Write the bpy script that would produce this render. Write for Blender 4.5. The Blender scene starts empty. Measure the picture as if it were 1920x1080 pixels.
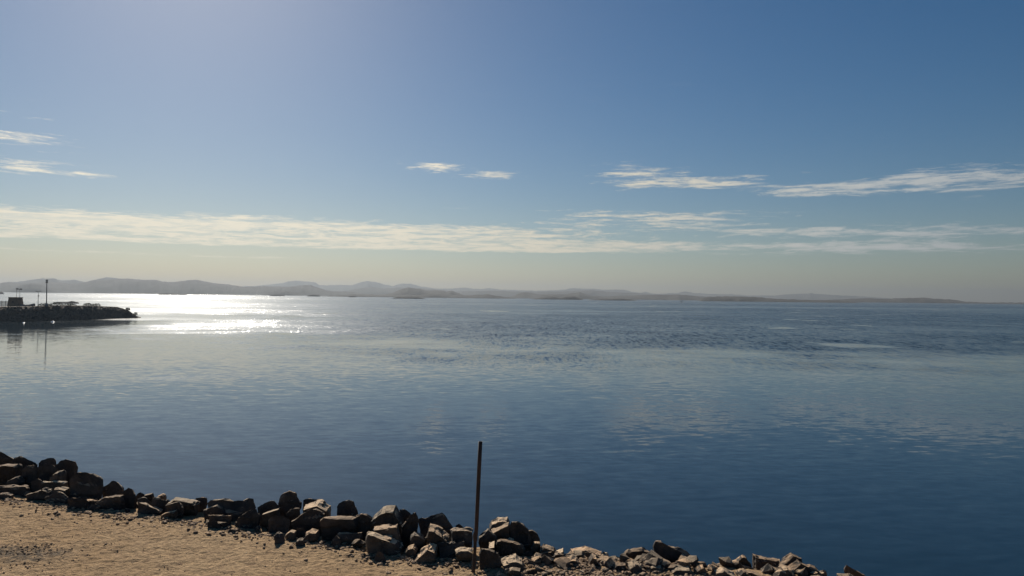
import bpy, bmesh, math, random
from mathutils import Vector, Matrix, noise
R = math.radians

# ------------------------------------------------------------------ camera
F = 1386.0                      # focal length in pixels of the 1920 x 1080 photograph
CAM = Vector((0.0, 0.0, 12.0))  # 12 m above the lake, water at z = 0
PITCH, ROLL = math.atan(16 / F), R(0.663)
sc = bpy.context.scene
col = sc.collection
fwd = Vector((0, math.cos(PITCH), math.sin(PITCH)))
right = Vector((math.cos(ROLL), 0, math.sin(ROLL)))
right = (right - fwd * right.dot(fwd)).normalized()
up = right.cross(fwd)
cd = bpy.data.cameras.new('camera')
cam = bpy.data.objects.new('camera', cd)
col.objects.link(cam)
cam.matrix_world = Matrix(((right.x, up.x, -fwd.x, CAM.x), (right.y, up.y, -fwd.y, CAM.y),
                           (right.z, up.z, -fwd.z, CAM.z), (0, 0, 0, 1)))
cd.sensor_width = 36.0
cd.lens = 36.0 * F / 1920.0
cd.clip_start, cd.clip_end = 0.1, 120000.0
sc.camera = cam

def ray(px, py):                # direction through a pixel of the photograph
    return (fwd * F + right * (px - 960.0) + up * (540.0 - py)).normalized()
def on_plane(px, py, z):        # where that ray meets a level z
    d = ray(px, py)
    return CAM + d * ((z - CAM.z) / d.z)
def at_y(px, py, y):            # where it reaches a distance y in front of the camera
    d = ray(px, py)
    return CAM + d * (y / d.y)

# ------------------------------------------------------------------ light
SUN_AZ, SUN_EL = -24.6, 31.0    # degrees: to the left of the view axis, above the horizon
SUN_DIR = Vector((math.sin(R(SUN_AZ)) * math.cos(R(SUN_EL)), math.cos(R(SUN_AZ)) * math.cos(R(SUN_EL)), math.sin(R(SUN_EL))))
sl = bpy.data.lights.new('sun', 'SUN')
sl.energy, sl.angle, sl.color = 5.0, R(0.53), (1.0, 0.93, 0.82)
so = bpy.data.objects.new('sun', sl)
so.rotation_euler = SUN_DIR.to_track_quat('Z', 'Y').to_euler()
so.location = (0, 0, 60)
col.objects.link(so)

# ---- small node helper
class N:
    def __init__(s, tree):
        s.t = tree
    def new(s, typ, **kw):
        n = s.t.nodes.new(typ)
        for k, v in kw.items():
            if k in n.inputs: s.put(n.inputs[k], v)
            else: setattr(n, k, v)
        return n
    def put(s, sock, v):
        if isinstance(v, bpy.types.NodeSocket): s.t.links.new(v, sock)
        else: sock.default_value = v
    def m(s, op, a, b=None, c=None, clamp=False):
        n = s.t.nodes.new('ShaderNodeMath'); n.operation = op; n.use_clamp = clamp
        s.put(n.inputs[0], a)
        if b is not None: s.put(n.inputs[1], b)
        if c is not None: s.put(n.inputs[2], c)
        return n.outputs[0]
    def v(s, op, a, b=None):
        n = s.t.nodes.new('ShaderNodeVectorMath'); n.operation = op
        s.put(n.inputs[0], a)
        if b is not None:
            if op == 'SCALE': s.put(n.inputs['Scale'], b)
            else: s.put(n.inputs[1], b)
        return n.outputs['Value'] if op in ('DOT_PRODUCT', 'LENGTH') else n.outputs[0]
    def xyz(s, v):
        n = s.t.nodes.new('ShaderNodeSeparateXYZ'); s.put(n.inputs[0], v)
        return n.outputs
    def comb(s, x, y, z):
        n = s.t.nodes.new('ShaderNodeCombineXYZ')
        for i, q in enumerate((x, y, z)): s.put(n.inputs[i], q)
        return n.outputs[0]
    def mix(s, f, a, b):
        n = s.t.nodes.new('ShaderNodeMix'); n.data_type = 'RGBA'
        s.put(n.inputs['Factor'], f)
        s.put(n.inputs[6], a if isinstance(a, bpy.types.NodeSocket) else (*a, 1)[:4])
        s.put(n.inputs[7], b if isinstance(b, bpy.types.NodeSocket) else (*b, 1)[:4])
        return n.outputs[2]
    def noise(s, vec, scale, detail=4, rough=0.5, dist=0.0, out=0):
        n = s.t.nodes.new('ShaderNodeTexNoise')
        s.put(n.inputs['Vector'], vec); s.put(n.inputs['Scale'], scale)
        n.inputs['Detail'].default_value = detail; n.inputs['Roughness'].default_value = rough
        n.inputs['Distortion'].default_value = dist
        return n.outputs[out]
    def ss(s, x, a, b):         # smoothstep from a to b
        n = s.t.nodes.new('ShaderNodeMapRange'); n.interpolation_type = 'SMOOTHSTEP'
        s.put(n.inputs[0], x); s.put(n.inputs[1], a); s.put(n.inputs[2], b)
        return n.outputs[0]

# ------------------------------------------------------------------ sky
w = bpy.data.worlds.new('World'); sc.world = w; w.use_nodes = True
w.node_tree.nodes.clear()
n = N(w.node_tree)
sky = n.new('ShaderNodeTexSky', sky_type='NISHITA', sun_disc=False, sun_elevation=R(SUN_EL), sun_rotation=R(SUN_AZ),
            altitude=200.0, air_density=1.0, dust_density=0.5, ozone_density=3.0)
SKY_STRENGTH = 0.0505
geo = n.new('ShaderNodeTexCoord').outputs['Generated']
dx, dy, dz = n.xyz(geo)
az = n.m('MULTIPLY', n.m('ARCTAN2', dx, dy), 57.2958)
el = n.m('MULTIPLY', n.m('ARCSINE', dz), 57.2958)
# clouds: streaky noise on a level far overhead, biased towards the banks that stand in the sky
safe = n.m('MAXIMUM', dz, 0.012)
cu, cv = n.m('DIVIDE', dx, safe), n.m('DIVIDE', dy, safe)
p = n.comb(n.m('MULTIPLY', az, 0.055), n.m('MULTIPLY', el, 0.85), 0.0)
warp = n.v('SCALE', n.v('SUBTRACT', n.noise(p, 1.3, 3, out=1), (0.5, 0.5, 0.5)), 0.55)
pw = n.v('ADD', p, warp)
big = n.noise(pw, 1.6, 7, 0.62)
p2 = n.comb(n.m('MULTIPLY', az, 0.16), n.m('MULTIPLY', el, 1.5), 7.3)
fine2 = n.noise(n.v('ADD', n.comb(n.m('MULTIPLY', az, 0.5), n.m('MULTIPLY', el, 3.0), 2.1), n.v('SCALE', warp, 3.0)), 2.6, 6, 0.7, 0.6)
fine = n.noise(n.v('ADD', p2, n.v('SCALE', warp, 1.6)), 2.6, 7, 0.66, 0.4)
nz = n.m('ADD', n.m('ADD', n.m('MULTIPLY', big, 0.40), n.m('MULTIPLY', fine, 0.40)), n.m('MULTIPLY', fine2, 0.20))

def px_dir(px, py):
    d = ray(px, py)
    return math.degrees(math.atan2(d.x, d.y)), math.degrees(math.asin(d.z))
def blob(px, py, wpx, hpx, amp):
    a0, e0 = px_dir(px, py)
    sa, se = wpx / F * 57.3, hpx / F * 57.3
    a = n.m('DIVIDE', n.m('SUBTRACT', az, a0), sa)
    e = n.m('DIVIDE', n.m('SUBTRACT', el, e0), se)
    g = n.m('EXPONENT', n.m('MULTIPLY', n.m('ADD', n.m('MULTIPLY', a, a), n.m('MULTIPLY', e, e)), -1.0))
    return n.m('MULTIPLY', g, amp)
bias = None
for b in [(40, 262, 110, 17, 0.34), (20, 312, 80, 12, 0.34), (828, 314, 60, 10, 0.35), (925, 327, 52, 8, 0.30),
          (1205, 333, 85, 21, 0.42), (1345, 340, 80, 15, 0.38), (1480, 358, 80, 12, 0.37), (1590, 354, 60, 11, 0.32),
          (1725, 340, 85, 17, 0.39), (1870, 335, 95, 20, 0.38), (960, 248, 28, 8, 0.14), (1515, 322, 20, 4, 0.2),
          (60, 405, 90, 6, 0.22), (330, 415, 120, 4, 0.2), (60, 220, 70, 14, 0.13), (160, 328, 60, 4, 0.22),
          (520, 417, 150, 9, 0.26), (1280, 412, 190, 16, 0.36), (1450, 434, 200, 14, 0.33), (880, 394, 40, 4, 0.16),
          (1110, 400, 110, 7, 0.24), (1800, 434, 170, 11, 0.31), (1700, 463, 430, 12, 0.38), (1180, 462, 260, 10, 0.20),
          (220, 474, 300, 3.2, 0.30), (480, 391, 26, 3, 0.2)]:
    g = blob(*b)
    bias = g if bias is None else n.m('ADD', bias, g)
# the long bank, a band low over the horizon that runs on to the left, flat below and ragged above
_, e_b = px_dir(600, 468); _, e_t = px_dir(600, 414)
band = n.m('MULTIPLY', n.ss(el, e_b - 0.12, e_b + 0.22), n.m('SUBTRACT', 1.0, n.ss(el, e_t - 0.9, e_t + 0.75)))
band = n.m('MULTIPLY', band, n.m('SUBTRACT', 1.0, n.ss(az, -4.0, 17.0)))
bias = n.m('ADD', bias, n.m('MULTIPLY', band, 0.42))
tex = n.m('MINIMUM', n.m('ADD', 0.5, n.m('MULTIPLY', n.m('SUBTRACT', nz, 0.5), 2.1)), 0.69)
cl = n.ss(n.m('ADD', tex, bias), 0.67, 1.0)
cl = n.m('MULTIPLY', cl, n.m('ADD', 0.55, n.m('MULTIPLY', n.ss(fine, 0.36, 0.60), 0.45)))
cl = n.m('MULTIPLY', cl, n.ss(el, 1.4, 3.2))
cosang = n.v('DOT_PRODUCT', geo, tuple(SUN_DIR))
glow = n.m('POWER', n.m('MAXIMUM', cosang, 0.0), 2.5)
cb = n.m('ADD', 0.29, n.m('MULTIPLY', glow, 0.78))
ccol = n.v('SCALE', n.mix(n.ss(glow, 0.15, 0.60), (0.93, 0.98, 1.0), (1.0, 0.90, 0.70)), n.m('DIVIDE', cb, SKY_STRENGTH))
blue = n.new('ShaderNodeHueSaturation', Saturation=1.36, Value=0.87, Color=sky.outputs[0]).outputs[0]
skyc = n.mix(n.m('MULTIPLY', cl, 0.88), blue, ccol)
bg = n.new('ShaderNodeBackground', Color=skyc, Strength=SKY_STRENGTH)
n.t.links.new(bg.outputs[0], n.new('ShaderNodeOutputWorld').inputs[0])

vs = sc.view_settings
vs.view_transform, vs.look, vs.exposure, vs.gamma = 'Standard', 'None', 0.16, 1.0
vs.use_curve_mapping = False
sc.cycles.use_denoising = True
sc.cycles.denoiser = 'OPENIMAGEDENOISE'
sc.cycles.max_bounces = 5
sc.cycles.diffuse_bounces = 2
sc.cycles.glossy_bounces = 2
sc.cycles.volume_bounces = 0
sc.cycles.transparent_max_bounces = 8
sc.cycles.sample_clamp_direct = 0.0
sc.cycles.sample_clamp_indirect = 6.0

# ------------------------------------------------------------------ object helpers
def tag(o, label=None, cat=None, group=None, kind=None):
    for k, q in (('label', label), ('category', cat), ('group', group), ('kind', kind)):
        if q: o[k] = q
    return o
def link(name, me, mat=None, parent=None, loc=None):
    o = bpy.data.objects.new(name, me)
    col.objects.link(o)
    if mat and me and not me.materials: me.materials.append(mat)
    if parent: o.parent = parent
    if loc is not None: o.location = loc
    return o
def empty(name, loc, label, cat, group=None):
    o = link(name, None, loc=loc)
    o.empty_display_size = 0.2
    return tag(o, label, cat, group)
def from_bm(name, bm, smooth=False):
    me = bpy.data.meshes.new(name)
    bm.normal_update(); bm.to_mesh(me); bm.free()
    if smooth: me.polygons.foreach_set('use_smooth', [True] * len(me.polygons))
    return me
def grid_mesh(name, rows, smooth=True):     # rows of equally many points -> one sheet
    h, wd = len(rows), len(rows[0])
    vs_ = [q for r in rows for q in r]
    fs = [(j * wd + i, j * wd + i + 1, (j + 1) * wd + i + 1, (j + 1) * wd + i) for j in range(h - 1) for i in range(wd - 1)]
    me = bpy.data.meshes.new(name); me.from_pydata(vs_, [], fs)
    if smooth: me.polygons.foreach_set('use_smooth', [True] * len(me.polygons))
    return me
def material(name):
    m = bpy.data.materials.new(name); m.use_nodes = True
    m.node_tree.nodes.clear()
    k = N(m.node_tree)
    out = k.new('ShaderNodeOutputMaterial')
    bs = k.new('ShaderNodeBsdfPrincipled')
    k.t.links.new(bs.outputs[0], out.inputs[0])
    return m, k, bs, out
def interp(pts, x):
    if x <= pts[0][0]: return pts[0][1]
    for (x0, y0), (x1, y1) in zip(pts, pts[1:]):
        if x <= x1: return y0 + (y1 - y0) * (x - x0) / (x1 - x0)
    return pts[-1][1]
def fbm(x, y, z=0.0, o=4):
    return noise.fractal(Vector((x, y, z)), 1.0, 2.0, o)

# ------------------------------------------------------------------ materials
def mat_rock(name, dark, pale, sc_=1.0, top_light=0.6):
    m, k, bs, _ = material(name)
    tc = k.new('ShaderNodeTexCoord').outputs['Object']
    oi = k.new('ShaderNodeObjectInfo').outputs['Random']
    pos = k.v('ADD', tc, k.comb(k.m('MULTIPLY', oi, 37.0), k.m('MULTIPLY', oi, 91.0), 0.0))
    a = k.noise(pos, 3.0 * sc_, 6, 0.62)
    b = k.noise(pos, 22.0 * sc_, 5, 0.65)
    c = k.mix(k.ss(a, 0.38, 0.66), dark, pale)
    c = k.mix(k.m('MULTIPLY', k.ss(b, 0.50, 0.72), 0.45), c, tuple(q * 0.45 for q in dark))
    c = k.mix(k.m('MULTIPLY', k.ss(k.noise(pos, 70.0 * sc_, 3, 0.6), 0.55, 0.75), 0.35), c, tuple(min(q * 1.35, 1) for q in pale))
    nz_ = k.xyz(k.new('ShaderNodeNewGeometry').outputs['Normal'])[2]       # sunlit tops put into the colour: upward faces painted pale and warm
    top_light_mask = k.m('MULTIPLY', k.ss(k.m('ADD', nz_, k.m('MULTIPLY', k.m('SUBTRACT', a, 0.5), 0.9)), 0.60, 0.86), top_light)
    c = k.mix(top_light_mask, c, (0.53, 0.40, 0.26))
    tint = k.m('FRACT', k.m('MULTIPLY', oi, 17.3))
    c = k.mix(k.m('MULTIPLY', tint, 0.55), c, k.v('MULTIPLY', c, (1.30, 0.98, 0.74)))
    hv = k.new('ShaderNodeHueSaturation', Color=c, Value=k.m('ADD', 0.72, k.m('MULTIPLY', oi, 0.55)))
    k.put(bs.inputs['Base Color'], hv.outputs[0])
    bs.inputs['Roughness'].default_value = 0.85
    bs.inputs['Specular IOR Level'].default_value = 0.3
    h = k.m('ADD', k.m('MULTIPLY', k.noise(pos, 9.0 * sc_, 8, 0.7), 1.0), k.m('MULTIPLY', b, 0.35))
    bp = k.new('ShaderNodeBump', Strength=0.9, Distance=0.045 / sc_, Height=h)
    k.put(bs.inputs['Normal'], bp.outputs[0])
    return m
M = {}
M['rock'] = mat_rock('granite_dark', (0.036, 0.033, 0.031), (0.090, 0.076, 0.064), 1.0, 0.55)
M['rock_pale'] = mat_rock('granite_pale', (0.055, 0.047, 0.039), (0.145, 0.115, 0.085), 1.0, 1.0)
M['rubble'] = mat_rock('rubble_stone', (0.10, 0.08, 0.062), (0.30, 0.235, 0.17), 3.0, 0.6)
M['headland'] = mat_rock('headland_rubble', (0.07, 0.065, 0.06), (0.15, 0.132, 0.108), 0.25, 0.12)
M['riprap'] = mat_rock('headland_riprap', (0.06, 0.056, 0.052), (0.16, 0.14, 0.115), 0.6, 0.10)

def mat_plain(name, c, rough=0.8, metal=0.0, var=0.25, scale=8.0, bump=0.0):
    m, k, bs, _ = material(name)
    tc = k.new('ShaderNodeTexCoord').outputs['Object']
    a = k.noise(tc, scale, 6, 0.65)
    k.put(bs.inputs['Base Color'], k.mix(k.ss(a, 0.3, 0.7), tuple(q * (1 - var) for q in c), tuple(min(1, q * (1 + var)) for q in c)))
    bs.inputs['Roughness'].default_value = rough
    bs.inputs['Metallic'].default_value = metal
    if bump:
        bp = k.new('ShaderNodeBump', Strength=0.6, Distance=bump, Height=k.noise(tc, scale * 3, 6, 0.7))
        k.put(bs.inputs['Normal'], bp.outputs[0])
    return m
M['mudbrick'] = mat_plain('mud_brick', (0.20, 0.155, 0.115), 0.9, var=0.3, scale=2.0, bump=0.05)
M['plaster'] = mat_plain('grey_plaster', (0.22, 0.21, 0.20), 0.9, var=0.2, scale=1.0)
M['steel'] = mat_plain('galvanised_steel', (0.16, 0.16, 0.16), 0.6, 0.6)
M['dark_metal'] = mat_plain('dark_painted_metal', (0.03, 0.03, 0.032), 0.5, 0.0)
M['float_white'] = mat_plain('white_float', (0.85, 0.85, 0.84), 0.4, var=0.05)
M['boat'] = mat_plain('dark_boat', (0.05, 0.05, 0.06), 0.6)
M['leaf'] = mat_plain('dusty_leaf', (0.055, 0.075, 0.035), 0.8, var=0.4, scale=1.5)
M['bark'] = mat_plain('dry_twig', (0.09, 0.07, 0.05), 0.9)
M['glass_lens'] = mat_plain('lamp_lens', (0.25, 0.25, 0.25), 0.2)

def mat_rust():
    m, k, bs, _ = material('rusty_pipe')
    tc = k.new('ShaderNodeTexCoord').outputs['Object']
    q = k.v('MULTIPLY', tc, (1, 1, 0.25))
    a = k.noise(q, 14, 7, 0.7)
    c = k.mix(k.ss(a, 0.35, 0.6), (0.013, 0.011, 0.011), (0.052, 0.027, 0.017))
    c = k.mix(k.m('MULTIPLY', k.ss(k.noise(q, 45, 4, 0.6), 0.55, 0.7), 0.55), c, (0.085, 0.042, 0.024))
    k.put(bs.inputs['Base Color'], c)
    bs.inputs['Roughness'].default_value = 0.75
    bp = k.new('ShaderNodeBump', Strength=0.7, Distance=0.004, Height=a)
    k.put(bs.inputs['Normal'], bp.outputs[0])
    return m
M['rust'] = mat_rust()

def mat_sand():
    m, k, bs, _ = material('desert_sand')
    pos = k.new('ShaderNodeNewGeometry').outputs['Position']
    big = k.noise(pos, 0.55, 5, 0.6)
    mid = k.noise(pos, 4.0, 6, 0.65)
    fin = k.noise(pos, 26.0, 5, 0.7)
    grit = k.noise(pos, 85.0, 4, 0.7)
    dim = k.noise(k.v('MULTIPLY', pos, (0.75, 1.0, 1.0)), 10.0, 4, 0.6)
    c = k.mix(k.ss(big, 0.35, 0.68), (0.44, 0.285, 0.150), (0.50, 0.34, 0.19))
    c = k.mix(k.m('MULTIPLY', k.ss(mid, 0.42, 0.68), 0.5), c, (0.34, 0.225, 0.13))
    c = k.mix(k.m('MULTIPLY', k.ss(fin, 0.48, 0.66), 0.55), c, (0.24, 0.155, 0.09))
    c = k.mix(k.m('MULTIPLY', k.ss(grit, 0.56, 0.72), 0.5), c, (0.45, 0.36, 0.26))
    c = k.mix(k.m('MULTIPLY', k.ss(dim, 0.53, 0.63), 0.62), c, (0.24, 0.155, 0.09))  # shade in the dimples painted into the sand colour
    # a patch of dark grey gravel ground into the sand
    px_, py_, _z = k.xyz(pos)
    cx, cy = SAND_PATCH
    ex = k.m('DIVIDE', k.m('SUBTRACT', px_, cx), 0.82)
    ey = k.m('DIVIDE', k.m('SUBTRACT', k.m('ADD', py_, k.m('MULTIPLY', px_, 0.10)), cy + 0.10 * cx), 0.36)
    r = k.m('SQRT', k.m('ADD', k.m('MULTIPLY', ex, ex), k.m('MULTIPLY', ey, ey)))
    f = k.m('SUBTRACT', 1.0, k.ss(k.m('ADD', r, k.m('MULTIPLY', k.m('SUBTRACT', mid, 0.5), 2.6)), 0.45, 1.25))
    f = k.m('MULTIPLY', f, k.ss(k.noise(pos, 12.0, 5, 0.7), 0.33, 0.55))
    c = k.mix(k.m('MULTIPLY', f, 0.85), c, (0.10, 0.085, 0.068))
    # below the crest the slope is bare dark rubble
    c = k.mix(k.m('SUBTRACT', 1.0, k.ss(_z, 7.0, 7.75)), c, (0.10, 0.085, 0.07))
    k.put(bs.inputs['Base Color'], c)
    bs.inputs['Roughness'].default_value = 0.95
    bs.inputs['Specular IOR Level'].default_value = 0.1
    h = k.m('ADD', k.m('ADD', k.m('MULTIPLY', mid, 0.5), k.m('MULTIPLY', dim, -1.1)), k.m('ADD', k.m('MULTIPLY', fin, 0.55), k.m('MULTIPLY', grit, 0.16)))
    bp = k.new('ShaderNodeBump', Strength=1.0, Distance=0.085, Height=h)
    k.put(bs.inputs['Normal'], bp.outputs[0])
    return m
Z0 = 7.9                                    # level of the sand shelf
SAND_PATCH = (lambda q: (q.x, q.y))(on_plane(40, 1038, Z0))
M['sand'] = mat_sand()

def mat_hill(name, c):
    m, k, bs, _ = material(name)
    pos = k.new('ShaderNodeNewGeometry').outputs['Position']
    a = k.noise(pos, 0.004, 7, 0.6)
    k.put(bs.inputs['Base Color'], k.mix(k.ss(a, 0.35, 0.65), tuple(q * 0.7 for q in c), tuple(q * 1.25 for q in c)))
    bs.inputs['Roughness'].default_value = 0.95
    bs.inputs['Specular IOR Level'].default_value = 0.05
    return m
M['hill'] = mat_hill('desert_hill', (0.075, 0.072, 0.066))

def mat_water():
    m, k, bs, _ = material('lake_water')
    pos = k.new('ShaderNodeNewGeometry').outputs['Position']
    X, Y, Z_ = k.xyz(pos)
    dist = k.m('SQRT', k.m('ADD', k.m('MULTIPLY', X, X), k.m('MULTIPLY', Y, Y)))
    ld = k.m('LOGARITHM', k.m('MAXIMUM', dist, 1.0), 10.0)
    def wave(sx, sy, rot, det=2.0, rough=0.5, z=0.0):     # slope noise in the plane, -0.5 .. 0.5 per axis
        c_, s_ = math.cos(R(rot)), math.sin(R(rot))
        u = k.m('ADD', k.m('MULTIPLY', X, c_ / sx), k.m('MULTIPLY', Y, s_ / sx))
        q = k.m('ADD', k.m('MULTIPLY', X, -s_ / sy), k.m('MULTIPLY', Y, c_ / sy))
        return k.v('SUBTRACT', k.noise(k.comb(u, q, z), 1.0, det, rough, 0.25, out=1), (0.5, 0.5, 0.5))
    # wind: the open lake is ruffled, the bay under the bank lies calm; slicks and cat's-paws in between
    gust = k.noise(k.comb(k.m('DIVIDE', X, 140.0), k.m('DIVIDE', Y, 90.0), 3.1), 1.0, 5, 0.6, 0.6)
    gus2 = k.noise(k.comb(k.m('DIVIDE', X, 620.0), k.m('DIVIDE', Y, 260.0), 9.4), 1.0, 5, 0.65, 0.8)
    slick = k.noise(k.comb(k.m('DIVIDE', X, 34.0), k.m('DIVIDE', Y, 46.0), 5.5), 1.0, 3, 0.55, 0.4)
    jag = k.noise(k.comb(k.m('DIVIDE', X, 34.0), k.m('DIVIDE', Y, 30.0), 1.7), 1.0, 6, 0.62, 0.5)
    yy = k.m('ADD', Y, k.m('ADD', k.m('MULTIPLY', k.m('SUBTRACT', gust, 0.5), 260.0), k.m('MULTIPLY', k.m('SUBTRACT', jag, 0.5), 130.0)))
    yy = k.m('ADD', yy, k.m('MULTIPLY', k.m('ADD', X, 40.0), 0.32))
    open_ = k.ss(yy, 120.0, 262.0)
    wind = k.m('MULTIPLY', open_, k.m('ADD', 0.72, k.m('MULTIPLY', k.ss(gus2, 0.35, 0.62), 0.5)))
    wind = k.m('MULTIPLY', wind, k.m('ADD', 0.72, k.m('MULTIPLY', k.ss(jag, 0.36, 0.64), 0.35)))
    wind = k.m('MULTIPLY', wind, k.m('SUBTRACT', 1.0, k.m('MULTIPLY', k.ss(slick, 0.64, 0.70), 0.8)))
    wind = k.m('MULTIPLY', wind, k.m('ADD', 1.0, k.m('MULTIPLY', k.ss(X, -20.0, 160.0), 0.18)))
    # lee of the headland: off its tip and under its flank
    wob = k.m('MULTIPLY', k.m('SUBTRACT', jag, 0.5), 90.0)
    yl = k.m('ADD', Y, wob)
    tip = k.m('MULTIPLY', k.m('MULTIPLY', k.ss(yl, 318.0, 350.0), k.m('SUBTRACT', 1.0, k.ss(yl, 395.0, 430.0))), k.m('SUBTRACT', 1.0, k.ss(k.m('ADD', X, wob), -150.0, -60.0)))
    flank = k.m('MULTIPLY', k.m('SUBTRACT', 1.0, k.ss(yl, 300.0, 345.0)), k.m('SUBTRACT', 1.0, k.ss(k.m('ADD', X, k.m('MULTIPLY', wob, 0.6)), -150.0, -112.0)))
    wind = k.m('MULTIPLY', wind, k.m('SUBTRACT', 1.0, k.m('MULTIPLY', tip, 0.5)))
    wind = k.m('MULTIPLY', wind, k.m('SUBTRACT', 1.0, k.m('MULTIPLY', flank, 0.93)))
    calm = k.m('ADD', 0.060, k.m('MULTIPLY', k.ss(gust, 0.40, 0.66), 0.024))
    # near ripples (crests along x), about 0.4 to 2 m
    w1 = wave(2.2, 0.75, 8, 3.0)
    w2 = wave(0.9, 0.35, -12, 2.0, z=4.0)
    rip = k.v('ADD', k.v('MULTIPLY', w1, (0.5, 1.0, 0.0)), k.v('MULTIPLY', w2, (0.35, 0.7, 0.0)))
    # open-water chop: windrows drawn out along the wind
    c1 = wave(0.50, 2.4, 4, 3.0, 0.6, 2.0)
    c2 = wave(1.3, 8.0, -6, 3.0, 0.65, 6.0)
    chop = k.v('ADD', k.v('MULTIPLY', c1, (0.82, 1.15, 0.0)), k.v('MULTIPLY', c2, (0.55, 0.8, 0.0)))
    slope = k.v('ADD', k.v('SCALE', rip, k.m('ADD', calm, k.m('MULTIPLY', wind, 0.10))), k.v('SCALE', chop, k.m('MULTIPLY', k.m('POWER', wind, 1.7), 0.90)))
    nrm = k.v('NORMALIZE', k.v('ADD', slope, (0.0, 0.0, 1.0)))
    k.put(bs.inputs['Normal'], nrm)
    k.put(bs.inputs['Roughness'], k.m('ADD', 0.045, k.m('MULTIPLY', k.m('POWER', wind, 0.6), 0.185)))
    bs.inputs['Base Color'].default_value = (0.006, 0.020, 0.032, 1)
    bs.inputs['IOR'].default_value = 1.333
    return m
M['water'] = mat_water()

# ------------------------------------------------------------------ lake
xs = [-22000, -8000, -1500, -300, -80, -30, 0, 30, 80, 300, 1500, 8000, 22000]
ys = [5, 12, 20, 40, 80, 200, 600, 2000, 8000, 19500]
lake = link('lake', grid_mesh('lake', [[(x, y, 0.0) for x in xs] for y in ys]), M['water'])
tag(lake, kind='structure')

# ------------------------------------------------------------------ hills, each a body of land with its own distance
def hill(name, crest, dist, depth, seed, sub=6.0, spur=0.35, water_py=None):
    """crest: pixels along its skyline; dist: metres to its near shore; depth: near shore to far foot."""
    random.seed(seed)
    x0, x1 = crest[0][0], crest[-1][0]
    nx = max(10, int((x1 - x0) / sub) + 1)
    nt = 15
    rows = []
    for j in range(nt):
        t = j / (nt - 1)
        row = []
        for i in range(nx):
            px = x0 + (x1 - x0) * i / (nx - 1)
            yc = dist + depth * 0.5
            top = at_y(px, interp(crest, px), yc)
            h = max(top.z, 0.0) + (noise.noise(Vector((px * 0.12, seed, 0))) * 0.0007 + noise.noise(Vector((px * 0.37, seed, 5))) * 0.0005) * yc
            y = dist + depth * t + fbm(px * 0.02, seed * 3.7, 0, 3) * depth * 0.10 * (1 - t)
            prof = math.sin(math.pi * t) ** 0.8
            rid = 1 + spur * fbm(px * 0.035 + 11 * seed, t * 3.2, seed, 4) * (1 - prof ** 4)
            if j == nt // 2: rid = 1.0
            edge = min(1.0, i / 2.0, (nx - 1 - i) / 2.0)
            z = max(0.0, min(h * prof * rid, h * (1.0 if j <= nt // 2 else 0.97))) * (edge if edge < 1 else 1)
            row.append((top.x / yc * y, y, z - 3.0 if j in (0, nt - 1) or i in (0, nx - 1) else z + 0.4))
        rows.append(row)
    o = link(name, grid_mesh(name, rows), M['hill'])
    return tag(o, kind='structure')

far = [(430, 537), (480, 536), (530, 531), (540, 527.5), (555, 526), (575, 528), (590, 529), (600, 535), (640, 534), (660, 535), (670, 531),
       (680, 528), (690, 527), (705, 529), (720, 533), (735, 536), (755, 531.5), (770, 532), (790, 537), (820, 541), (850, 541), (870, 539),
       (885, 541), (900, 542), (920, 540), (940, 543), (955, 543), (990, 544.5), (1010, 545), (1040, 544), (1060, 543), (1070, 540), (1085, 541),
       (1105, 541), (1120, 542), (1135, 543), (1170, 543), (1185, 547), (1200, 549), (1210, 547), (1230, 551), (1270, 549), (1285, 546),
       (1300, 549), (1330, 551), (1380, 552), (1400, 554), (1450, 554), (1490, 551), (1520, 550), (1545, 552), (1600, 555), (1640, 557), (1720, 564)]
hill('far_hills', far, 13000, 1600, 1, 2.5, 0.3)
hill('far_hills', [(640, 548), (670, 541), (695, 538), (720, 541), (750, 539), (800, 541), (850, 546), (900, 548), (980, 551)], 9000, 1000, 2, 2.5)
hill('far_hills', [(860, 546), (930, 545), (985, 547), (1060, 546), (1110, 544), (1140, 547), (1180, 549), (1260, 553), (1340, 556)], 8600, 1000, 12, 2.5)
hill('far_hills', [(-60, 532), (0, 531), (15, 528), (30, 529), (60, 524.5), (80, 522), (100, 522), (115, 526), (140, 524.5), (160, 529), (175, 525),
                   (190, 522), (200, 519.5), (210, 520.5), (230, 523), (262, 528), (300, 536)], 8200, 900, 3, 2.5)
hill('hills', [(-120, 536), (-60, 530), (0, 532), (10, 529), (30, 530.5), (45, 531), (80, 529), (90, 528), (110, 529), (130, 532), (150, 531), (165, 528),
               (180, 525.5), (200, 525), (220, 523), (240, 522), (255, 523.5), (270, 525), (290, 524.5), (305, 528), (320, 529), (340, 527),
               (366, 524.5), (380, 527), (400, 531), (420, 532.5), (440, 535), (455, 538), (490, 536.5), (520, 537), (540, 538), (560, 535.5),
               (582, 534), (595, 539), (610, 544), (625, 546), (640, 546), (660, 547), (670, 549), (700, 551.5), (730, 552.5), (760, 555)], 5900, 1500, 4, 2.5)
hill('hills', [(10, 546), (30, 538), (45, 533), (60, 531), (75, 533.5), (90, 538), (110, 544), (140, 547.5)], 5500, 400, 5, 3)
hill('hills', [(490, 551), (515, 546), (535, 545), (550, 548), (570, 551)], 5400, 300, 6, 3)
hill('hills', [(690, 555), (730, 551), (738, 548), (750, 543), (765, 538.5), (780, 541), (795, 543), (805, 546), (815, 544), (830, 545),
               (837, 547), (845, 545), (855, 547.5), (868, 553), (885, 556)], 4700, 700, 7, 3)
hill('hills', [(600, 556), (660, 552), (730, 553), (795, 553), (810, 549.5), (830, 551.5), (850, 553.5), (880, 553.5), (905, 552.5), (915, 551.5),
               (925, 553.5), (950, 557), (970, 559)], 4100, 350, 8, 3)
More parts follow.
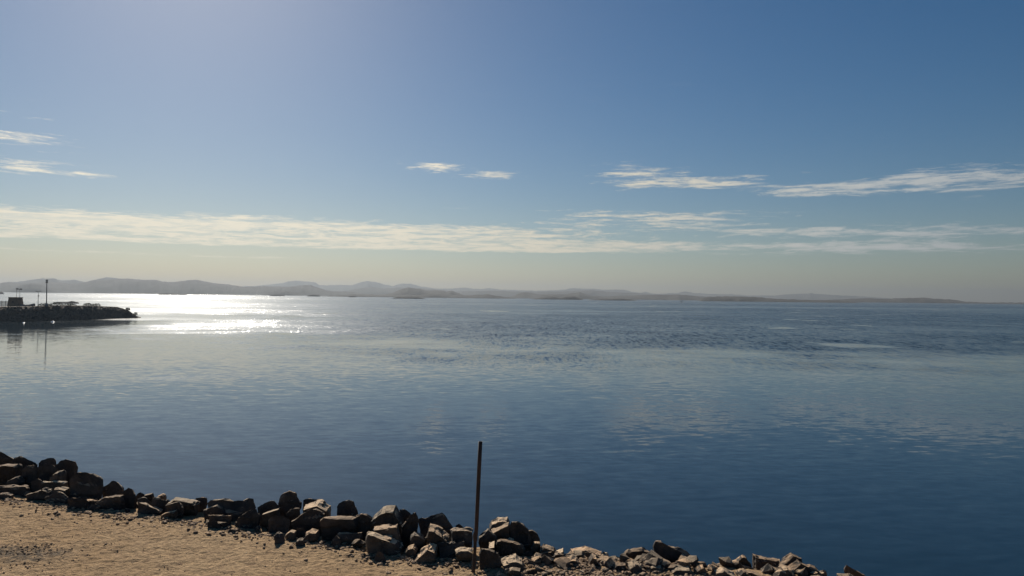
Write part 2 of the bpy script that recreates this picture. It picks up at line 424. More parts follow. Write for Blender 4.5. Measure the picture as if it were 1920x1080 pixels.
hill('hills', [(945, 560), (965, 554), (975, 549), (985, 547.5), (1000, 550), (1010, 552), (1040, 551), (1060, 552), (1075, 549), (1087, 548),
               (1100, 552), (1115, 555), (1140, 556), (1180, 554), (1230, 553), (1260, 552), (1285, 553), (1300, 555), (1330, 557),
               (1360, 558), (1420, 559), (1480, 562)], 5000, 800, 9, 3)
hill('hills', [(1310, 560), (1330, 556.5), (1360, 555.5), (1400, 556.5), (1420, 557), (1450, 560), (1500, 562), (1560, 563.5), (1590, 565), (1615, 568)], 3700, 350, 10, 3)
hill('hills', [(1480, 565), (1560, 562), (1600, 560), (1635, 559), (1650, 560.5), (1680, 559.5), (1735, 558), (1750, 560), (1790, 562), (1810, 565.5),
               (1860, 567.5), (1880, 567), (1930, 567.5), (2100, 569)], 5200, 600, 11, 4)

def islet(name, crest, dist, depth, seed):
    return hill(name, crest, dist, depth, seed, 1.6, 0.5)
islet('islet', [(730, 561), (738, 558.5), (748, 556.6), (762, 557), (775, 556.4), (786, 557), (794, 559), (800, 561)], 2650, 60, 21)
islet('islet', [(995, 561.5), (1010, 558.5), (1025, 556), (1037, 555), (1050, 558), (1062, 555.5), (1075, 555), (1085, 558), (1095, 561)], 3500, 160, 22)
islet('islet', [(1100, 562.5), (1130, 560.2), (1160, 559.5), (1180, 561), (1195, 563.4)], 3250, 100, 23)
islet('islet', [(-20, 550), (-5, 546.5), (4, 547), (9, 551)], 2500, 60, 24)
islet('islet', [(505, 553), (518, 551.8), (535, 553)], 3800, 60, 25)
islet('islet', [(575, 554), (585, 552), (595, 552.4), (602, 554)], 3900, 60, 26)
islet('islet', [(652, 556), (656, 554.5), (666, 554.7), (670, 556)], 3500, 60, 27)
islet('islet', [(296, 551), (300, 549), (320, 549.5), (352, 551)], 4100, 80, 28)
islet('islet', [(98, 568.4), (110, 566.6), (125, 567), (134, 564.9), (145, 567.0), (150, 568.4)], 730, 14, 29)

# ------------------------------------------------------------------ headland with its look-out tower and lamps
HD = 292.0                                  # metres to its near waterline
head_top = [(-160, 572.8), (0, 574.8), (40, 574.8), (70, 573.8), (90, 572.8), (110, 572.8), (130, 573.0), (155, 573.2), (175, 573.6), (195, 574.6), (219, 575.6),
            (230, 578.4), (240, 581.6), (247, 586.5), (252, 590.5), (262, 594.6)]
head_water = [(-160, 606), (0, 604), (60, 603), (120, 601), (180, 599), (230, 597), (262, 596)]
def headland():
    nx, rows = 180, []
    prof = [(-0.06, -0.25), (0.0, 0.0), (0.12, 0.26), (0.25, 0.5), (0.38, 0.74), (0.5, 0.93), (0.56, 1.0), (0.75, 1.0), (0.95, 1.0), (1.2, 0.9), (1.5, 0.5), (1.8, 0.0), (1.9, -0.2)]
    fine = []
    for (a, b), (c, d) in zip(prof, prof[1:]):
        for q in range(3): fine.append((a + (c - a) * q / 3, b + (d - b) * q / 3))
    fine.append(prof[-1])
    for t, hh in fine:
        row = []
        for i in range(nx):
            px = -160 + 424 * i / (nx - 1)
            base = on_plane(px, interp(head_water, px), 0.0)
            wdt = 12.0 * min(1.0, (268 - px) / 45.0) + 0.6
            top = at_y(px, interp(head_top, px), base.y + wdt * 0.56)
            h = max(0.4, top.z)
            rough = 0.32 * fbm(px * 0.22, t * 7.0, 2.0, 5) * min(1, h / 3)
            if hh >= 1.0: rough *= 0.3
            y = base.y + t * wdt
            row.append((base.x / base.y * y, y, h * hh + (rough if 0 < hh else 0) - (0.6 if hh < 0 else 0)))
        rows.append(row)
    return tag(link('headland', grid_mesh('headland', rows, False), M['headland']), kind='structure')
headland()

_t = (1 + 5 ** 0.5) / 2
ICO_V = [Vector(q).normalized() for q in ((-1, _t, 0), (1, _t, 0), (-1, -_t, 0), (1, -_t, 0), (0, -1, _t), (0, 1, _t), (0, -1, -_t), (0, 1, -_t),
                                          (_t, 0, -1), (_t, 0, 1), (-_t, 0, -1), (-_t, 0, 1))]
ICO_F = [(0, 11, 5), (0, 5, 1), (0, 1, 7), (0, 7, 10), (0, 10, 11), (1, 5, 9), (5, 11, 4), (11, 10, 2), (10, 7, 6), (7, 1, 8),
         (3, 9, 4), (3, 4, 2), (3, 2, 6), (3, 6, 8), (3, 8, 9), (4, 9, 5), (2, 4, 11), (6, 2, 10), (8, 6, 7), (9, 8, 1)]
def tri_stone(acc, c, r, rnd, flat=0.75):   # one rough stone: jittered icosahedron
    V_, F_ = acc
    st = len(V_)
    sx, sy, sz = r * rnd.uniform(0.7, 1.35), r * rnd.uniform(0.7, 1.2), r * rnd.uniform(0.5, 0.95) * flat
    rot = Matrix.Rotation(rnd.uniform(0, 6.28), 3, 'Z') @ Matrix.Rotation(rnd.uniform(-0.5, 0.5), 3, 'X')
    for v in ICO_V:
        q = v * rnd.uniform(0.78, 1.12)
        V_.append(tuple(Vector(c) + rot @ Vector((q.x * sx, q.y * sy, q.z * sz))))
    F_.extend([tuple(i + st for i in f) for f in ICO_F])
def from_acc(name, acc):
    me = bpy.data.meshes.new(name); me.from_pydata(acc[0], [], acc[1])
    return me

rnd = random.Random(77)
acc = ([], [])                              # riprap on the headland's flank, too small to tell apart
for i in range(1100):
    px = rnd.uniform(-60, 258)
    base = on_plane(px, interp(head_water, px), 0.0)
    t = rnd.random() ** 1.2
    wdt = 12.0 * min(1.0, (268 - px) / 45.0) + 0.6
    top = at_y(px, interp(head_top, px), base.y + wdt * 0.56)
    y = base.y + t * wdt * 0.54
    z = max(0.4, top.z) * interp([(0, 0), (0.22, 0.26), (0.45, 0.5), (0.68, 0.74), (0.89, 0.93), (1, 1)], t)
    tri_stone(acc, (base.x / base.y * y, y - 0.1, z), rnd.uniform(0.12, 0.36) * min(1, max(z, 0.6) / 1.5 + 0.4), rnd)
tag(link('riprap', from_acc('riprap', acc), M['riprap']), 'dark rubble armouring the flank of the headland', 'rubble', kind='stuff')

def box(bm, x0, x1, y0, y1, z0, z1, taper=0.0):
    t = taper
    vsx = [(x0, y0, z0), (x1, y0, z0), (x1, y1, z0), (x0, y1, z0), (x0 + t, y0 + t, z1), (x1 - t, y0 + t, z1), (x1 - t, y1 - t, z1), (x0 + t, y1 - t, z1)]
    v = [bm.verts.new(q) for q in vsx]
    for f in ((0, 3, 2, 1), (4, 5, 6, 7), (0, 1, 5, 4), (1, 2, 6, 5), (2, 3, 7, 6), (3, 0, 4, 7)): bm.faces.new([v[i] for i in f])
def tube(bm, pts, radii, seg=12, caps=True):
    rings = []
    for i, (q, r) in enumerate(zip(pts, radii)):
        q = Vector(q)
        a = Vector(pts[max(0, i - 1)]); b = Vector(pts[min(len(pts) - 1, i + 1)])
        d = (b - a).normalized()
        u = d.cross(Vector((0, 1, 0.1))).normalized(); v = d.cross(u)
        rings.append([bm.verts.new(q + u * r * math.cos(6.28318 * k / seg) + v * r * math.sin(6.28318 * k / seg)) for k in range(seg)])
    for a, b in zip(rings, rings[1:]):
        for k in range(seg): bm.faces.new((a[k], a[(k + 1) % seg], b[(k + 1) % seg], b[k]))
    if caps:
        bm.faces.new(list(reversed(rings[0]))); bm.faces.new(rings[-1])

def hp(px, py, dy=10.0): return at_y(px, py, HD + dy)
U = (HD + 10.0) / F                          # metres per photo pixel on the headland's top
# tower
b = hp(29, 575); gz = b.z - 0.6
tw = empty('watchtower', (b.x, b.y, gz), 'squat tapered mud brick tower standing on the headland at the left', 'tower')
bm = bmesh.new(); box(bm, -10.5 * U, 10.5 * U, -1.9, 1.9, 0, 19.5 * U, 1.9 * U); link('wall', from_bm('wall', bm), M['mudbrick'], tw)
bm = bmesh.new(); box(bm, -8.9 * U, 8.9 * U, -1.72, 1.72, 19.5 * U, 20.6 * U, 0.0); link('parapet', from_bm('parapet', bm), M['mudbrick'], tw)
bm = bmesh.new(); box(bm, 7.6 * U, 12.6 * U, -0.25, 0.25, 16.2 * U, 16.9 * U); link('spout', from_bm('spout', bm), M['dark_metal'], tw)
bm = bmesh.new(); box(bm, -1.6 * U, 1.6 * U, -1.68, -1.5, 9 * U, 13 * U); link('window', from_bm('window', bm), M['dark_metal'], tw)
# low wall right of the tower
b = hp(51, 576, 9.0)
o = empty('boundary_wall', (b.x, b.y, b.z - 0.5), 'low grey wall with sagging top right of the tower', 'wall')
bm = bmesh.new()
prof = [(-13, 8.2), (-8, 8.0), (-3, 7.0), (3, 7.2), (8, 8.2), (12.5, 9.4)]
for (xa, za), (xb, zb) in zip(prof, prof[1:]):
    v = [bm.verts.new(q) for q in ((xa * U, -0.2, 0), (xb * U, -0.2, 0), (xb * U, -0.2, zb * U), (xa * U, -0.2, za * U),
                                   (xa * U, 0.2, 0), (xb * U, 0.2, 0), (xb * U, 0.2, zb * U), (xa * U, 0.2, za * U))]
    for f in ((0, 1, 2, 3), (5, 4, 7, 6), (3, 2, 6, 7), (0, 3, 7, 4), (1, 5, 6, 2)): bm.faces.new([v[i] for i in f])
bmesh.ops.remove_doubles(bm, verts=bm.verts, dist=0.001)
link('wall', from_bm('wall', bm), M['plaster'], o)
bm = bmesh.new(); box(bm, 12.4 * U, 14.0 * U, -0.35, 0.35, 0, 9.2 * U); link('pier', from_bm('pier', bm), M['plaster'], o)
# slatted fence left of the tower
b = hp(2, 573, 12.0)
o = empty('slatted_fence', (b.x, b.y, b.z - 0.4), 'grey slatted fence running left from the tower', 'fence')
for q in range(5):
    bm = bmesh.new(); box(bm, -22 * U, 16.5 * U, -0.04, 0.04, (1.2 + 1.9 * q) * U, (2.3 + 1.9 * q) * U); link('slat', from_bm('slat', bm), M['plaster'], o)
for q in range(6):
    bm = bmesh.new(); box(bm, (-22 + 7.5 * q) * U, (-21.3 + 7.5 * q) * U, 0.05, 0.2, 0, 11 * U); link('post', from_bm('post', bm), M['steel'], o)
# path edge below the fence
b = hp(-20, 579, 7.5)
o = empty('retaining_wall', (b.x, b.y, b.z - 0.6), 'long low pale retaining wall below the tower on the headland', 'wall')
bm = bmesh.new(); box(bm, -40 * U, 46 * U, -0.3, 0.3, 0, 0.85); link('wall', from_bm('wall', bm), M['plaster'], o)
bm = bmesh.new(); box(bm, -40 * U, 46 * U, -0.4, 0.4, 0.853, 1.0); link('coping', from_bm('coping', bm), M['plaster'], o)

def floodlight(px, ytop, ybase, dy, label, lean):
    a, b = hp(px, ytop, dy), hp(px, ybase, dy)
    o = empty('floodlight_pole', b, label, 'floodlight', 'floodlights on the tower')
    H = a.z - b.z
    bm = bmesh.new(); tube(bm, [(0, 0, -0.4), (0, 0, H)], [0.075, 0.055], 8); link('pole', from_bm('pole', bm), M['dark_metal'], o)
    bm = bmesh.new(); box(bm, -0.45 + lean, 0.45 + lean, -0.3, 0.3, H, H + 0.5, 0.1); hd = link('lamp_head', from_bm('lamp_head', bm), M['dark_metal'], o)
    bm = bmesh.new(); box(bm, -0.36 + lean, 0.36 + lean, -0.34, -0.305, H + 0.08, H + 0.34); link('lens', from_bm('lens', bm), M['glass_lens'], hd)
floodlight(31, 542.8, 556, 11.3, 'thin floodlight pole rising from the tower, left of the pair', 0.25)
floodlight(37, 543.4, 556, 10.0, 'thin floodlight pole rising from the tower, right of the pair', 0.35)
# street lamp
a, b = hp(71.5, 546.5, 9), hp(71, 574, 9)
o = empty('street_lamp', b, 'short street lamp with two arms between the tower and the tall mast', 'street lamp')
H = a.z - b.z
bm = bmesh.new(); tube(bm, [(0, 0, -0.5), (0.08, 0, H * 0.5), (0.14, 0, H)], [0.13, 0.1, 0.06], 8); link('pole', from_bm('pole', bm), M['steel'], o)
bm = bmesh.new(); box(bm, 0.02, 0.36, -0.14, 0.14, H * 0.66, H * 0.74); link('control_box', from_bm('control_box', bm), M['dark_metal'], o)
for s in (-1, 1):
    bm = bmesh.new(); tube(bm, [(0.14, 0, H - 0.1), (0.14 + s * 0.45, 0, H + 0.02), (0.14 + s * 0.9, 0, H + 0.06)], [0.05, 0.05, 0.04], 6); link('arm', from_bm('arm', bm), M['steel'], o)
    bm = bmesh.new(); box(bm, 0.14 + min(s * 0.45, s * 1.15), 0.14 + max(s * 0.45, s * 1.15), -0.12, 0.12, H + 0.06, H + 0.22); link('lamp_head', from_bm('lamp_head', bm), M['dark_metal'], o)
# tall mast
a, b = hp(87, 523.5, 10), hp(87, 573, 10)
o = empty('lighting_mast', b, 'tall lighting mast with stacked lamp head on the headland', 'mast')
H = a.z - b.z
bm = bmesh.new(); tube(bm, [(0, 0, -0.5), (0, 0, H * 0.5), (0, 0, H - 0.2)], [0.20, 0.17, 0.13], 10); link('pole', from_bm('pole', bm), M['steel'], o)
bm = bmesh.new(); tube(bm, [(0, 0, -0.2), (0, 0, 0.5), (0, 0, 0.9)], [0.62, 0.55, 0.28], 10); link('base', from_bm('base', bm), M['plaster'], o)
for z in (0.0, 0.75):
    for ang in range(4):
        bm = bmesh.new(); box(bm, -0.22, 0.22, -0.36, -0.14, H - 1.5 + z, H - 0.95 + z)
        q = link('lamp_head', from_bm('lamp_head', bm), M['dark_metal'], o); q.rotation_euler.z = R(90 * ang + 20)
bm = bmesh.new(); tube(bm, [(0, 0, H - 0.2), (0, 0, H + 0.35)], [0.06, 0.02], 6); link('finial', from_bm('finial', bm), M['steel'], o)

# shrubs along the top of the headland: many small leaf faces round a few twigs
def shrub(px, py_base, wpx, hpx, dy, label, seed):
    rn = random.Random(seed)
    base = on_plane(px, interp(head_water, px), 0.0)
    wdt = 12.0 * min(1.0, (268 - px) / 45.0) + 0.6
    b = at_y(px, interp(head_top, px), base.y + wdt * 0.62)
    b.z -= 0.15
    o = empty('shrub', b, label, 'shrub', 'shrubs on the headland')
    wm, hm = wpx * U / 2, hpx * U
    bm = bmesh.new()
    for i in range(5):
        e = Vector((rn.uniform(-wm, wm) * 0.6, rn.uniform(-0.5, 0.5), hm * rn.uniform(0.5, 0.8)))
        tube(bm, [(rn.uniform(-wm, wm) * 0.3, 0, -0.3), tuple(e * 0.6), tuple(e)], [0.05, 0.03, 0.015], 5)
    link('stem', from_bm('stem', bm), M['bark'], o)
    bm = bmesh.new()
    for i in range(int(170 + 60 * wm)):
        a = rn.uniform(0, 6.28); r = math.sqrt(rn.random())
        x = wm * r * math.cos(a); y = min(wm, 1.4) * r * math.sin(a)
        top = hm * (1 - (x / wm) ** 2 * 0.6) * (0.85 + 0.3 * fbm(x * 1.3, seed, 0, 2))
        c = Vector((x, y, top * rn.uniform(0.08, 1.0) ** 0.7))
        s = rn.uniform(0.10, 0.24)
        d1 = Vector((rn.gauss(0, 1), rn.gauss(0, 1), rn.gauss(0, 1))).normalized() * s
        d2 = d1.cross(Vector((rn.gauss(0, 1), rn.gauss(0, 1), rn.gauss(0, 1)))).normalized() * s * 0.6
        bm.faces.new([bm.verts.new(c + q) for q in (-d1, d2, d1, -d2)])
    link('crown', from_bm('crown', bm), M['leaf'], o)
shrub(84, 574, 26, 6.0, 8.5, 'dark low shrub at the foot of the tall mast', 1)
shrub(106, 575, 26, 8.5, 8.0, 'broad dark shrub just right of the tall mast', 2)
shrub(130, 574.5, 28, 6.0, 9.0, 'low spreading shrub midway along the headland', 3)
shrub(165, 576, 20, 7.5, 8.5, 'rounded shrub on the crest, left of the flat hump', 4)
shrub(180, 576.5, 20, 7.0, 8.0, 'flat topped shrub where the headland starts to drop', 5)
shrub(240, 590, 9, 7.5, 2.0, 'small shrub low on the falling tip of the headland', 6)
shrub(254, 596, 8, 9.5, 0.6, 'lone bushy shrub at the very tip of the headland', 7)

def float_buoy(px, py, r, label):
    b = on_plane(px, py, 0.0)
    o = empty('float', b, label, 'float', 'white floats at the headland')
    bm = bmesh.new(); tube(bm, [(0, 0, -0.1), (0, 0, 0.04), (0, 0, r * 0.4), (0, 0, r * 0.8), (0, 0, r * 1.05), (0, 0, r * 1.12)],
                           [r * 1.9, r * 2.2, r * 1.75, r * 1.1, r * 0.5, r * 0.1], 18); link('hull', from_bm('hull', bm), M['float_white'], o)
    bm = bmesh.new(); box(bm, -0.08, 0.08, -0.08, 0.08, r * 1.05, r * 1.5); link('cleat', from_bm('cleat', bm), M['dark_metal'], o)
float_buoy(44, 605.2, 0.22, 'small white float left, on the water below the tower')
float_buoy(99, 603.6, 0.34, 'larger white float on the water below the tall mast')

# a boat far out
b = on_plane(1278, 566.6, 0.0)
o = empty('boat', b, 'tiny dark boat far out in front of the low right shore', 'boat')
bm = bmesh.new()
hl = [(-5, 0.5, 1.6), (-4.4, 1.3, 1.1), (0, 1.6, 0.9), (3, 1.3, 1.1), (5.5, 0.1, 2.0)]
rows = []
for x, wd, h in hl:
    rows.append([bm.verts.new(q) for q in ((x, -wd, h), (x, -wd * 0.6, -0.3), (x, wd * 0.6, -0.3), (x, wd, h))])
for a, c in zip(rows, rows[1:]):
    for i in range(3): bm.faces.new((a[i], a[i + 1], c[i + 1], c[i]))
    bm.faces.new((a[3], a[0], c[0], c[3]))
bm.faces.new(rows[0]); bm.faces.new(list(reversed(rows[-1])))
link('hull', from_bm('hull', bm), M['boat'], o)
bm = bmesh.new(); box(bm, -3, 0.5, -1.1, 1.1, 0.95, 3.2, 0.25); link('cabin', from_bm('cabin', bm), M['boat'], o)
bm = bmesh.new(); tube(bm, [(1.2, 0, 0.9), (1.2, 0, 7.5)], [0.16, 0.08], 6); link('mast', from_bm('mast', bm), M['boat'], o)

# ------------------------------------------------------------------ the bank in front: sand shelf, then rock slope down to the lake
EDGE = [(-300, 150), (-120, 70), (-40, 29), (-20, 19.2), (-10.3, 14.75), (-8.4, 14.2), (-6.1, 13.45), (-4.4, 12.85), (-2.8, 12.25), (-1.9, 11.75), (-0.6, 11.45), (0, 11.7),
        (1.2, 11.65), (2.4, 11.4), (4.6, 11.0), (12, 9.5), (40, 0), (150, -48), (400, -160)]
def edge_y(x): return interp(EDGE, x)
def shelf(x, y):
    s = y - edge_y(x)
    z = Z0 + 0.035 * fbm(x * 0.5, y * 0.5, 1.0, 3)
    if s > -0.6: z -= 0.10 * min(1.0, (s + 0.6) / 1.2) ** 2
    s0 = 0.9 - 0.75 * min(1.0, max(0.0, (x + 0.2) / 1.4))
    if s > s0: z -= 0.66 * (s - s0) - 0.15 * (1 - math.exp(-(s - s0) / 0.4))
    return max(z, -3.0)
def spread(a, b, step):
    k = max(1, int(round((b - a) / step)))
    return [a + (b - a) * i / k for i in range(k)]
gx = spread(-300, -60, 20) + spread(-60, -14, 2) + spread(-14, -11, 0.1) + spread(-11, 4, 0.034) + spread(4, 7, 0.1) + spread(7, 20, 0.8) + spread(20, 400, 20) + [400]
gs = spread(-240, -20, 20) + spread(-20, -5.2, 1.2) + spread(-5.2, -4.4, 0.1) + spread(-4.4, 0.6, 0.034) + spread(0.6, 5, 0.25) + spread(5, 22, 1.0) + [22]
rows = []
for s in gs:
    row = []
    for x in gx:
        y = edge_y(x) + s
        z = shelf(x, y)
        if -14 <= x <= 7 and -5.2 <= s < 1.0:
            z += 0.020 * fbm(x * 2.2, y * 3.1, 4.0, 3) + 0.020 * fbm(x * 8.0, y * 12.0, 2.0, 3)
        row.append((x, y, z))
    rows.append(row)
tag(link('ground', grid_mesh('ground', rows), M['sand']), kind='structure')

